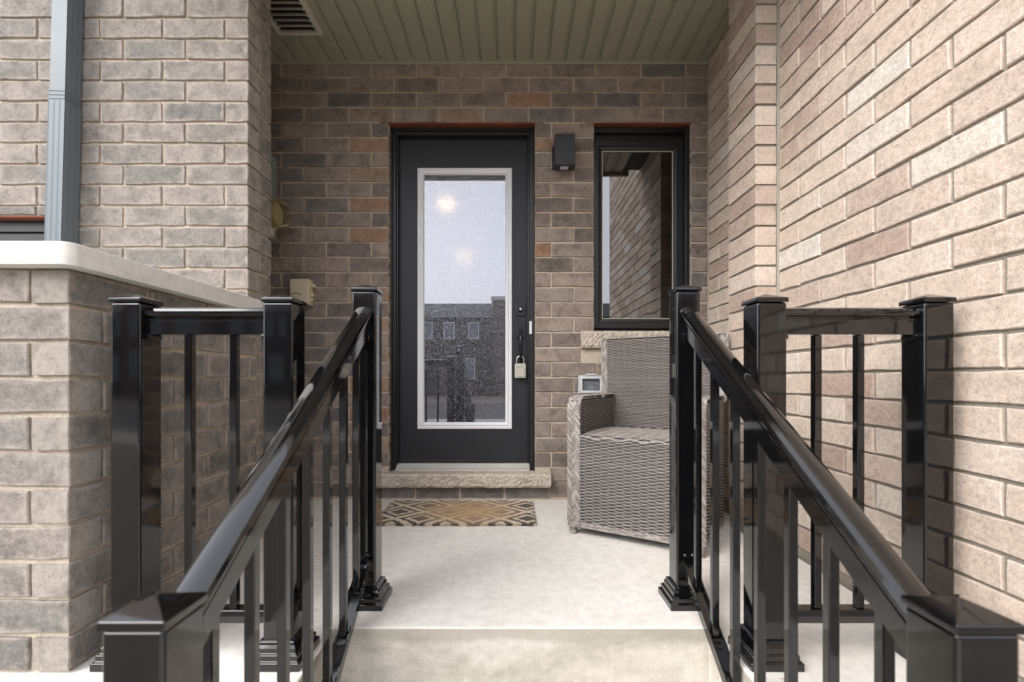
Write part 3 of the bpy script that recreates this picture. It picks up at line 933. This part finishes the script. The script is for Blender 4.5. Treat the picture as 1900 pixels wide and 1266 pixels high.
em = thing('electric_meter', 'round glass electric meter half hidden behind the brick corner', 'meter', (-1.38, 2.60, 1.1))
B().box(BW_L + .001, -1.335, 2.50, 2.70, 1.50, 1.97).done('enclosure', M['meterbox'], em, bevel=.006, smooth=50)
B().lathe([(.088, 0), (.088, .014), (.082, .02)], (-1.3345, 2.60, 1.625), 32, 'X').done('collar', M['almond'], em, smooth=40)
B().lathe([(.076, 0), (.076, .055), (.070, .072), (.058, .078), (.02, .080)], (-1.314, 2.60, 1.625), 32, 'X').done('glass_dome', M['dome'], em, smooth=40)
B().lathe([(.06, 0), (.06, .03), (.03, .034)], (-1.313, 2.60, 1.625), 24, 'X').done('dial', M['vent'], em, smooth=40)
B().box(-1.334, -1.31, 2.585, 2.615, 1.505, 1.535).done('seal_tab', M['almond'], em, bevel=.003)
B().tube([(-1.40, 2.62, 1.499), (-1.40, 2.62, 0.001)], .022, 14).done('conduit', M['meterbox'], em, smooth=60)

# ------------------------------------------------------------------ downspout
ds = thing('downspout', 'grey blue metal downspout on the light grey brick wall', 'downspout', (-1.88, 1.98, 1.05), local=True)
ds.rotation_euler = (0, R(1.55), 0)


def spout(z0, z1, w, d, ins):
    pr = []
    # front with flutes, then sides and back; local x across, y depth, front at y = 0
    for k in range(13):
        x = -w / 2 + w * k / 12
        y = 0.0 if k in (0, 12) else ((0.0011 if k % 4 in (1, 2) else 0.0) if ins == 0 else 0.0)
        pr.append((x, y + ins))
    for k in range(1, 9):
        pr.append((w / 2 - (0.0007 if k % 3 == 1 else 0), ins + d * k / 9))
    pr.append((w / 2, ins + d))
    pr.append((-w / 2, ins + d))
    for k in range(8, 0, -1):
        pr.append((-w / 2 + (0.0007 if k % 3 == 1 else 0), ins + d * k / 9))
    return B().loft([[(x, y, z0) for x, y in pr], [(x, y, z1) for x, y in pr]])


ds.location = (-1.885, 1.938, 1.02)
spout(0.0, 0.845, .068, .077, 0).done('lower_pipe', M['spout'], ds)
spout(0.8455, 1.93, .063, .072, .0025).done('upper_pipe', M['spout'], ds)
for k, z in enumerate((.850, .866, .882)):
    spout(z, z + .007, .0665, .0755, .0004).done('crimp_band', M['spout'], ds)

# ------------------------------------------------------------------ railings
PW = .038                                   # half width of a post


def post(parent, cx, cy, z0, z1):
    p = B().box(cx - PW, cx + PW, cy - PW, cy + PW, z0 + .001, z1).done('post', M['black'], parent, bevel=.006, seg=3, smooth=50)
    h = PW + .003
    c = B()
    c.loft([[(cx - h, cy - h, z1 + .0005), (cx + h, cy - h, z1 + .0005), (cx + h, cy + h, z1 + .0005), (cx - h, cy + h, z1 + .0005)],
            [(cx - h, cy - h, z1 + .012), (cx + h, cy - h, z1 + .012), (cx + h, cy + h, z1 + .012), (cx - h, cy + h, z1 + .012)],
            [(cx - h * .12, cy - h * .12, z1 + .026), (cx + h * .12, cy - h * .12, z1 + .026), (cx + h * .12, cy + h * .12, z1 + .026), (cx - h * .12, cy + h * .12, z1 + .026)]])
    c.done('cap', M['black'], p, bevel=.0022, seg=2, smooth=30)
    b = B()
    b.loft([[(cx - w_, cy - w_, z0 + z), (cx + w_, cy - w_, z0 + z), (cx + w_, cy + w_, z0 + z), (cx - w_, cy + w_, z0 + z)] for w_, z in
            ((.0655, .0008), (.0655, .019), (.0635, .0215), (.0585, .0225), (.0585, .035), (.0565, .0375), (.052, .0385), (.0505, .050), (.0465, .057), (.0455, .064), (.0395, .066))])
    b.done('base', M['black'], p, bevel=.0009, seg=1)
    return p


# top rail section: (across, up): flat-sided rail with a rounded cap on a narrow neck
RAIL = [(-.0185, 0), (.0185, 0), (.0185, .033), (.0205, .036), (.0205, .0395), (.0135, .042), (.0135, .0455), (.024, .0475), (.0275, .053), (.0275, .059), (.0235, .0655), (.014, .070), (0, .0715),
        (-.014, .070), (-.0235, .0655), (-.0275, .059), (-.0275, .053), (-.024, .0475), (-.0135, .0455), (-.0135, .042), (-.0205, .0395), (-.0205, .036), (-.0185, .033)]


def guard(label, xa, xb, yc, bal):
    t = thing('guard_railing', label, 'railing', ((xa + xb) / 2, yc, 0))
    zt = .918
    post(t, xa, yc, 0, zt)
    post(t, xb, yc, 0, zt)
    a, b = xa + PW + .0005, xb - PW - .0005
    B().loft([[(a, yc + p, .838 + q) for p, q in RAIL], [(b, yc + p, .838 + q) for p, q in RAIL]]).done('top_rail', M['black'], t, smooth=30)
    B().box(a, b, yc - .0185, yc + .0185, .096, .130).done('bottom_rail', M['black'], t, bevel=.003, smooth=50)
    for x in bal:
        B().box(x - .0095, x + .0095, yc - .0095, yc + .0095, .1303, .8377).done('baluster', M['black'], t, bevel=.0018)
    for x, s in ((a, 1), (b, -1)):
        B().box(min(x, x + s * .012), max(x, x + s * .012), yc - .0225, yc + .0225, .826, .8376).done('rail_bracket', M['black'], t, bevel=.002)


GY = 1.197 + PW
guard('short black railing panel against the low light grey brick wall', -.977, -.592, GY, (-.838, -.722))
guard('short black railing panel against the pale brick wall', .657, 1.080, GY, (.792, .902))


def stair(label, xt, xb, yt, yb):
    """xt/xb, yt/yb: post centres at the landing and at the foot"""
    t = thing('stair_railing', label, 'railing', ((xt + xb) / 2, (yt + yb) / 2, GZ))
    post(t, xt, yt, 0, 1.002)
    post(t, xb, yb, GZ, .425)
    ya, yz = yt - PW - .0005, yb + PW + .0005
    za, zz = .952, .415
    xq = lambda y: xb + (xt - xb) * (y - yb) / (yt - yb)
    zq = lambda y, top: top[1] + (top[0] - top[1]) * (y - yz) / (ya - yz)
    k = 1.17
    f = lambda y: [(xq(y) + p, y, zq(y, (za, zz)) - .0715 * k + q * k) for p, q in RAIL]
    B().loft([f(ya), f(yz)]).done('handrail', M['black'], t, smooth=30)
    bt = (.148, .148 - (za - zz))
    # open channel: two cheeks and a web
    for nm, (p0, p1, q0, q1) in (('rail_cheek', (-.0185, -.0145, 0, .03)), ('rail_cheek', (.0145, .0185, 0, .03)), ('bottom_rail', (-.0143, .0143, .002, .016))):
        g_ = lambda y: [(xq(y) + p0, y, zq(y, bt) + q0 - .03), (xq(y) + p1, y, zq(y, bt) + q0 - .03), (xq(y) + p1, y, zq(y, bt) + q1 - .03), (xq(y) + p0, y, zq(y, bt) + q1 - .03)]
        B().loft([g_(ya), g_(yz)]).done(nm, M['black'], t)
    y = 1.43
    while y > yb + .07:
        z0 = zq(y, bt) - .0135
        z1 = zq(y, (za, zz)) - .0715 * k + .002
        h = .0095
        sl = (za - zz) / (ya - yz) * h
        x = xq(y)
        B().loft([[(x - h, y - h, z0 - sl), (x + h, y - h, z0 - sl), (x + h, y + h, z0 + sl), (x - h, y + h, z0 + sl)],
                  [(x - h, y - h, z1 - sl), (x + h, y - h, z1 - sl), (x + h, y + h, z1 + sl), (x - h, y + h, z1 + sl)]]).done('baluster', M['black'], t, bevel=.0018)
        y -= .1195
    B().box(xt - .02, xt + .02, ya - .012, ya, zq(ya, (za, zz)) - .107, zq(ya, (za, zz)) - .0855).done('rail_bracket', M['black'], t, bevel=.002)
    B().lathe([(.006, 0), (.006, -.004), (.003, -.006)], (xt - .012, ya - .0005, .165), 12, 'Y').done('bracket_screw', M['black'], t)
    B().lathe([(.006, 0), (.006, -.004), (.003, -.006)], (xt + .012, ya - .0005, .165), 12, 'Y').done('bracket_screw', M['black'], t)


stair('black sloping stair railing on the planter wall side', -.470, -.452, 1.541, .602)
stair('black sloping stair railing on the wicker chair side', .560, .560, 1.541, .594)

# ------------------------------------------------------------------ doormat
mx0, mx1, my0, my1 = -.690, .118, 2.325, 2.757
mt = thing('doormat', 'worn coir doormat with a dark diamond lattice print', 'doormat', (-.286, 2.54, 0))
q = random.Random(5)
b = B()
nx, ny = 60, 34
gr = [[b.bm.verts.new((mx0 + (mx1 - mx0) * i / nx + (q.uniform(-.004, .004) if i in (0, nx) else 0), my0 + (my1 - my0) * k / ny + (q.uniform(-.004, .004) if k in (0, ny) else 0), .017 + q.uniform(-.0015, .0015) - (.006 if i in (0, nx) or k in (0, ny) else 0))) for k in range(ny + 1)] for i in range(nx + 1)]
for i in range(nx):
    for k in range(ny):
        b.bm.faces.new((gr[i][k], gr[i + 1][k], gr[i + 1][k + 1], gr[i][k + 1]))
edge = [gr[i][0] for i in range(nx + 1)] + [gr[nx][k] for k in range(1, ny + 1)] + [gr[i][ny] for i in range(nx - 1, -1, -1)] + [gr[0][k] for k in range(ny - 1, 0, -1)]
low = [b.bm.verts.new((v.co.x, v.co.y, .001)) for v in edge]
for i in range(len(edge)):
    j = (i + 1) % len(edge)
    b.bm.faces.new((edge[i], low[i], low[j], edge[j]))
b.done('mat_body', M['coir'], mt)
b = B()
for k in range(26000):
    x, y = q.uniform(mx0, mx1), q.uniform(my0, my1)
    if k < 5000:
        y = my0 + abs(q.gauss(0, .006)) - .003
    h = q.uniform(.003, .0075)
    a = q.uniform(0, 6.28)
    w_ = .0011
    dx_, dy_ = math.cos(a) * w_, math.sin(a) * w_
    tx, ty = q.gauss(0, .003), q.gauss(0, .003) - (.004 if k < 5000 else 0)
    z0_ = q.uniform(.004, .016) if k < 5000 else .0145
    b.bm.faces.new([b.bm.verts.new(p) for p in ((x - dx_, y - dy_, z0_), (x + dx_, y + dy_, z0_), (x + tx, y + ty, z0_ + (h if k >= 5000 else q.uniform(-.003, .004))))])
o = b.done('coir_fibres', M['coir'], mt, recalc=False)
# same object frame as the mat body so the print lines up
b0 = [c for c in mt.children if c.name.startswith('mat_body')][0]
o.data.transform(Matrix.Translation(o.location - b0.location))
o.location = b0.location
o['kind'] = 'stuff'

# ------------------------------------------------------------------ wicker armchair (local frame: x across, y back, origin at front left foot)
ch = thing('wicker_armchair', 'grey woven wicker armchair standing under the window', 'chair', (.262, 2.222, 0), R(-32.2), local=True)
CW, CD = .604, .53
SEAT, ARM, TOP = .462, .640, .942


class WV:
    """woven or plaited strands with a tint per strand"""
    def __init__(self):
        self.b = B()
        self.tint = []

    def v(self, p, t):
        self.tint.append(t)
        return self.b.bm.verts.new(p)

    def weave(self, P, N, lu, lv, rp=.0072, cp=.034, amp=.0055, flip=1, seed=1):
        """P(u, v) in metres over lu x lv; N(u, v) outward"""
        q = random.Random(seed)
        nr = max(2, int(lv / rp))
        nc = max(2, int(lu / cp))
        sp = 5
        for r in range(nr):
            vv = lv * (r + .5) / nr
            h = lv / nr * .37
            base = q.uniform(.5, .74)
            prev = None
            for s in range(nc * sp + 1):
                u = lu * s / (nc * sp)
                w = math.sin(math.pi * s / sp + (math.pi if r % 2 else 0))
                off = amp * w
                t = min(1, max(0, base + q.uniform(-.08, .08)))
                n = Vector(N(u, vv))
                pts = []
                for k, (dv, dn) in enumerate(((-h, -.0030), (-h * .45, -.0004), (h * .45, -.0004), (h, -.0030))):
                    pv = min(lv, max(0, vv + dv))
                    pts.append(self.v(Vector(P(u, pv)) + n * (off + dn), t))
                if prev:
                    for k in range(3):
                        self.b.bm.faces.new((prev[k], pts[k], pts[k + 1], prev[k + 1]))
                prev = pts

    def braid(self, path, side, nor, width, pitch=.0145, seed=1):
        """herringbone plait along path; side, nor: unit vectors (functions of i or constants)"""
        q = random.Random(seed)
        path = [Vector(p) for p in path]
        seg = [(b_ - a_).length for a_, b_ in zip(path, path[1:])]
        L = sum(seg)

        def at(s):
            s = min(max(s, 0), L - 1e-6)
            for i, l_ in enumerate(seg):
                if s <= l_:
                    return path[i].lerp(path[i + 1], s / l_), (side(i) if callable(side) else Vector(side)), (nor(i) if callable(nor) else Vector(nor)), (path[i + 1] - path[i]).normalized()
                s -= l_
            return path[-1], (side(len(seg) - 1) if callable(side) else Vector(side)), (nor(len(seg) - 1) if callable(nor) else Vector(nor)), (path[-1] - path[-2]).normalized()
        n = int(L / pitch)
        cols = (-.66, 0, .66)
        for i in range(n):
            for ci, c in enumerate(cols):
                s0 = (i + .33 * ci) * L / n
                slant = (1 if ci % 2 else -1)
                t = q.uniform(.35, 1.0)
                prev = None
                for k in range(6):
                    e = k / 5 - .5
                    p, sd_, nn, tg = at(s0 + e * pitch * 2.6)
                    off = c * width / 2 + slant * e * width * .42
                    bul = .0048 * math.cos(math.pi * e * .9)
                    cpt = p + sd_ * off + nn * bul
                    hw_ = pitch * .30
                    row = [self.v(cpt - (tg * .45 - sd_ * slant * .9).normalized() * 0 + tg * hw_ * m + sd_ * (-slant) * hw_ * m * .6 - nn * (.003 if abs(m) > .5 else 0), t) for m in (-1, -.35, .35, 1)]
                    if prev:
                        for m in range(3):
                            self.b.bm.faces.new((prev[m], row[m], row[m + 1], prev[m + 1]))
                    prev = row

    def coil(self, c, r0, r1, z0, z1, turns, seed=1):
        q = random.Random(seed)
        n = 14
        for k in range(turns):
            za = z0 + (z1 - z0) * k / turns
            zb = z0 + (z1 - z0) * (k + 1) / turns
            t = q.uniform(.4, .9)
            f = lambda z: r0 + (r1 - r0) * (z - z0) / (z1 - z0)
            rings = [[self.v((c[0] + (f(z) + d) * math.cos(6.2832 * i / n), c[1] + (f(z) + d) * math.sin(6.2832 * i / n), z), t) for i in range(n)] for z, d in ((za, -.002), ((za * 2 + zb) / 3, .0012), ((za + 2 * zb) / 3, .0012), (zb, -.002))]
            for a_, b_ in zip(rings, rings[1:]):
                for i in range(n):
                    self.b.bm.faces.new((a_[i], a_[(i + 1) % n], b_[(i + 1) % n], b_[i]))

    def done(self, name, parent):
        me = self.b.mesh(name, recalc=False)
        at = me.attributes.new('tint', 'FLOAT', 'POINT')
        at.data.foreach_set('value', self.tint)
        me.shade_smooth()
        return put(name, me, M['wicker'], parent)


BOT = .050
AT = .056                                   # arm thickness
# front skirt
w = WV()
w.weave(lambda u, v: (AT * .9 + u, .004, BOT + v), lambda u, v: (0, -1, 0), CW - 1.8 * AT, SEAT - BOT - .006, seed=2)
sk = w.done('skirt', ch)
w = WV()
w.braid([(0.0, .004, BOT - .002), (CW, .004, BOT - .002)], (0, 0, 1), (0, -1, 0), .022, seed=4)
w.done('skirt_braid', ch)
# seat
w = WV()
SD = CD - .075


def seat_p(u, v):
    return (AT * .95 + u, v, SEAT + .008 * math.sin(math.pi * min(1, v / SD)) - .010 * max(0, 1 - v / .02) ** 2)


w.weave(seat_p, lambda u, v: (0, 0, 1), CW - 1.9 * AT, SD, rp=.0105, cp=.05, seed=6)
w.done('seat', ch)
# arms: outer panel, inner panel, top roll, plaited front edge
for s in (0, 1):
    X = lambda d: d if s == 0 else CW - d
    sg = -1 if s == 0 else 1
    w = WV()
    w.weave(lambda u, v: (X(.003), .012 + u, BOT + v), lambda u, v: (sg, 0, 0), CD - .03, ARM - BOT - .02, seed=7 + s)
    w.weave(lambda u, v: (X(AT - .003), .012 + u, SEAT + .004 + v), lambda u, v: (-sg, 0, 0), SD, ARM - SEAT - .022, seed=9 + s)
    aw = w.done('arm', ch)
    w = WV()
    pa = [(X(AT / 2), .002 if z < ARM - .05 else .002 + (.03 * (1 - math.cos((z - ARM + .05) / .05 * math.pi / 2))), z) for z in [BOT + (ARM - .05 - BOT) * k / 8 for k in range(9)] + [ARM - .035, ARM - .022, ARM - .011, ARM - .003]]
    pa += [(X(AT / 2), .05 + (CD - .11) * k / 6, ARM + .002) for k in range(7)]

    def nor(i, pa=pa):
        t_ = (Vector(pa[i + 1]) - Vector(pa[i])).normalized()
        return Vector((0, -t_.z, t_.y))
    w.braid(pa, (1, 0, 0), nor, AT + .004, seed=12 + s)
    w.done('arm_braid', ch)
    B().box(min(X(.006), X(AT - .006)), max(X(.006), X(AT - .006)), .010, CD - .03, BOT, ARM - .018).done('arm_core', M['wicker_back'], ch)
# backrest: leans back a little and flares outwards to the top
FL = .016


def edge_x(z, s):
    k = (z - SEAT) / (TOP - SEAT)
    return (-FL * k) if s == 0 else (CW + .006 * k)


def face_y(z):
    return CD - .070 + .022 * (z - SEAT) / (TOP - SEAT)


w = WV()
BWD = CW


def back_p(u, v):
    z = SEAT + .004 + v
    a_, b_ = edge_x(z, 0) + .018, edge_x(z, 1) - .018
    return (a_ + (b_ - a_) * u / BWD, face_y(z), z)


w.weave(back_p, lambda u, v: (0, -1, .045), BWD, TOP - SEAT - .010, cp=.035, seed=21)
w.done('backrest', ch)
w = WV()
w.weave(lambda u, v: (back_p(u, v + SEAT - BOT - .004 if False else v)[0], face_y(SEAT + v) + .058, SEAT + .004 + v), lambda u, v: (0, 1, 0), BWD, TOP - SEAT - .010, cp=.035, seed=22)
w.weave(lambda u, v: (.01 + u, CD - .012, BOT + v), lambda u, v: (0, 1, 0), CW - .02, SEAT - BOT, seed=23)
w.done('back_panel', ch)
w = WV()
for s in (0, 1):
    sg = -1 if s == 0 else 1
    zs_ = [ARM - .03 + (TOP - ARM + .03) * k / 8 for k in range(9)]
    w.braid([(edge_x(z, s) + sg * -.006, face_y(z) + .006, z) for z in zs_], Vector((sg * -.72, .42 * 0 - .0, 0)).normalized() * 1.0, Vector((sg * .45, -.9, 0)).normalized(), .034, seed=31 + s)
    w.braid([(edge_x(z, s) + sg * .002, face_y(z) + .03, z) for z in zs_], (0, 1, 0), (sg, 0, 0), .052, seed=33 + s)
w.braid([(edge_x(TOP, 0), face_y(TOP) + .03, TOP), (edge_x(TOP, 1), face_y(TOP) + .03, TOP)], (0, 1, 0), (0, 0, 1), .058, seed=35)
w.done('back_braid', ch)
lo = [(edge_x(SEAT, 0) + .008, face_y(SEAT) + .007, SEAT - .05), (edge_x(SEAT, 1) - .008, face_y(SEAT) + .007, SEAT - .05), (edge_x(SEAT, 1) - .008, face_y(SEAT) + .052, SEAT - .05), (edge_x(SEAT, 0) + .008, face_y(SEAT) + .052, SEAT - .05)]
hi = [(edge_x(TOP, 0) + .008, face_y(TOP) + .007, TOP - .004), (edge_x(TOP, 1) - .008, face_y(TOP) + .007, TOP - .004), (edge_x(TOP, 1) - .008, face_y(TOP) + .052, TOP - .004), (edge_x(TOP, 0) + .008, face_y(TOP) + .052, TOP - .004)]
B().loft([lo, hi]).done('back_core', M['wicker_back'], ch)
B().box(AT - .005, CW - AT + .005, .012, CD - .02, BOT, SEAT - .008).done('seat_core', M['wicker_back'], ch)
for x, y in ((.020, .018), (CW - .020, .018), (.022, CD - .03), (CW - .022, CD - .03)):
    w = WV()
    w.coil((x, y), .0165, .0205, .001, BOT + .006, 7, seed=int(x * 99 + y * 37))
    w.done('leg', ch)

# ------------------------------------------------------------------ street behind the camera (seen in the glass)
HYF = -30.0
specs = []
k = 0
x = -33.0
while x < 34:
    specs.append((x, 6.2))
    x += 6.2
HNAME = ('first', 'second', 'third', 'fourth', 'fifth', 'sixth')
kinds = ('shingle roofed brown row house', 'flat topped red brick row house')
for i, (xa, wd) in enumerate(specs):
    # the taller unit begins just left of the mirror line of the door
    xa = xa - 0.0 + 0.55 if True else xa
    tall = i % 2 == 1
    t = thing('row_house', HNAME[i // 2] + ' ' + kinds[tall] + ' across the road from the planter side', 'house', (xa + wd / 2, HYF - 4, GZ), group='row houses with parapets' if tall else 'row houses with shingle roofs')
    if tall:
        B().box(xa + .02, xa + wd - .02, HYF - 8, HYF + .6, GZ - .01, 6.55).done('wall', M['far_brick'], t)
        B().box(xa - .1, xa + wd + .1, HYF - 8, HYF + .75, 6.551, 6.80).done('parapet_cap', M['far_trim'], t)
        fy_ = HYF + .6
        ws = ((xa + 1.2, 1.5, 3.6, 1.7), (xa + 3.7, 1.5, 3.6, 1.7), (xa + 1.2, 1.6, .9, 1.6))
    else:
        B().box(xa, xa + wd, HYF - 8, HYF, GZ - .01, 5.3).done('wall', M['far_wall'], t)
        B().loft([[(xa - .02, HYF + .4, 5.3005), (xa - .02, HYF - 8.2, 5.3005), (xa - .02, HYF - 4, 7.0)], [(xa + wd + .02, HYF + .4, 5.3005), (xa + wd + .02, HYF - 8.2, 5.3005), (xa + wd + .02, HYF - 4, 7.0)]]).done('roof', M['shingle'], t)
        fy_ = HYF
        ws = ((xa + .9, .7, 3.75, 1.15), (xa + 2.55, .7, 3.75, 1.15), (xa + 4.4, .7, 3.75, 1.15), (xa + 3.0, 1.8, .7, 1.5))
    for (wx, ww, wz, wh) in ws:
        f = B().box(wx - .06, wx + ww + .06, fy_ + .001, fy_ + .06, wz - .06, wz + wh + .06).done('window', M['far_trim'], t)
        B().box(wx, wx + ww, fy_ + .0605, fy_ + .07, wz, wz + wh).done('pane', M['far_glass'], f)
    dr = B().box(xa + (4.4 if tall else .9), xa + (5.4 if tall else 1.9), fy_ + .001, fy_ + .06, GZ, 1.6).done('door', M['frame'], t)
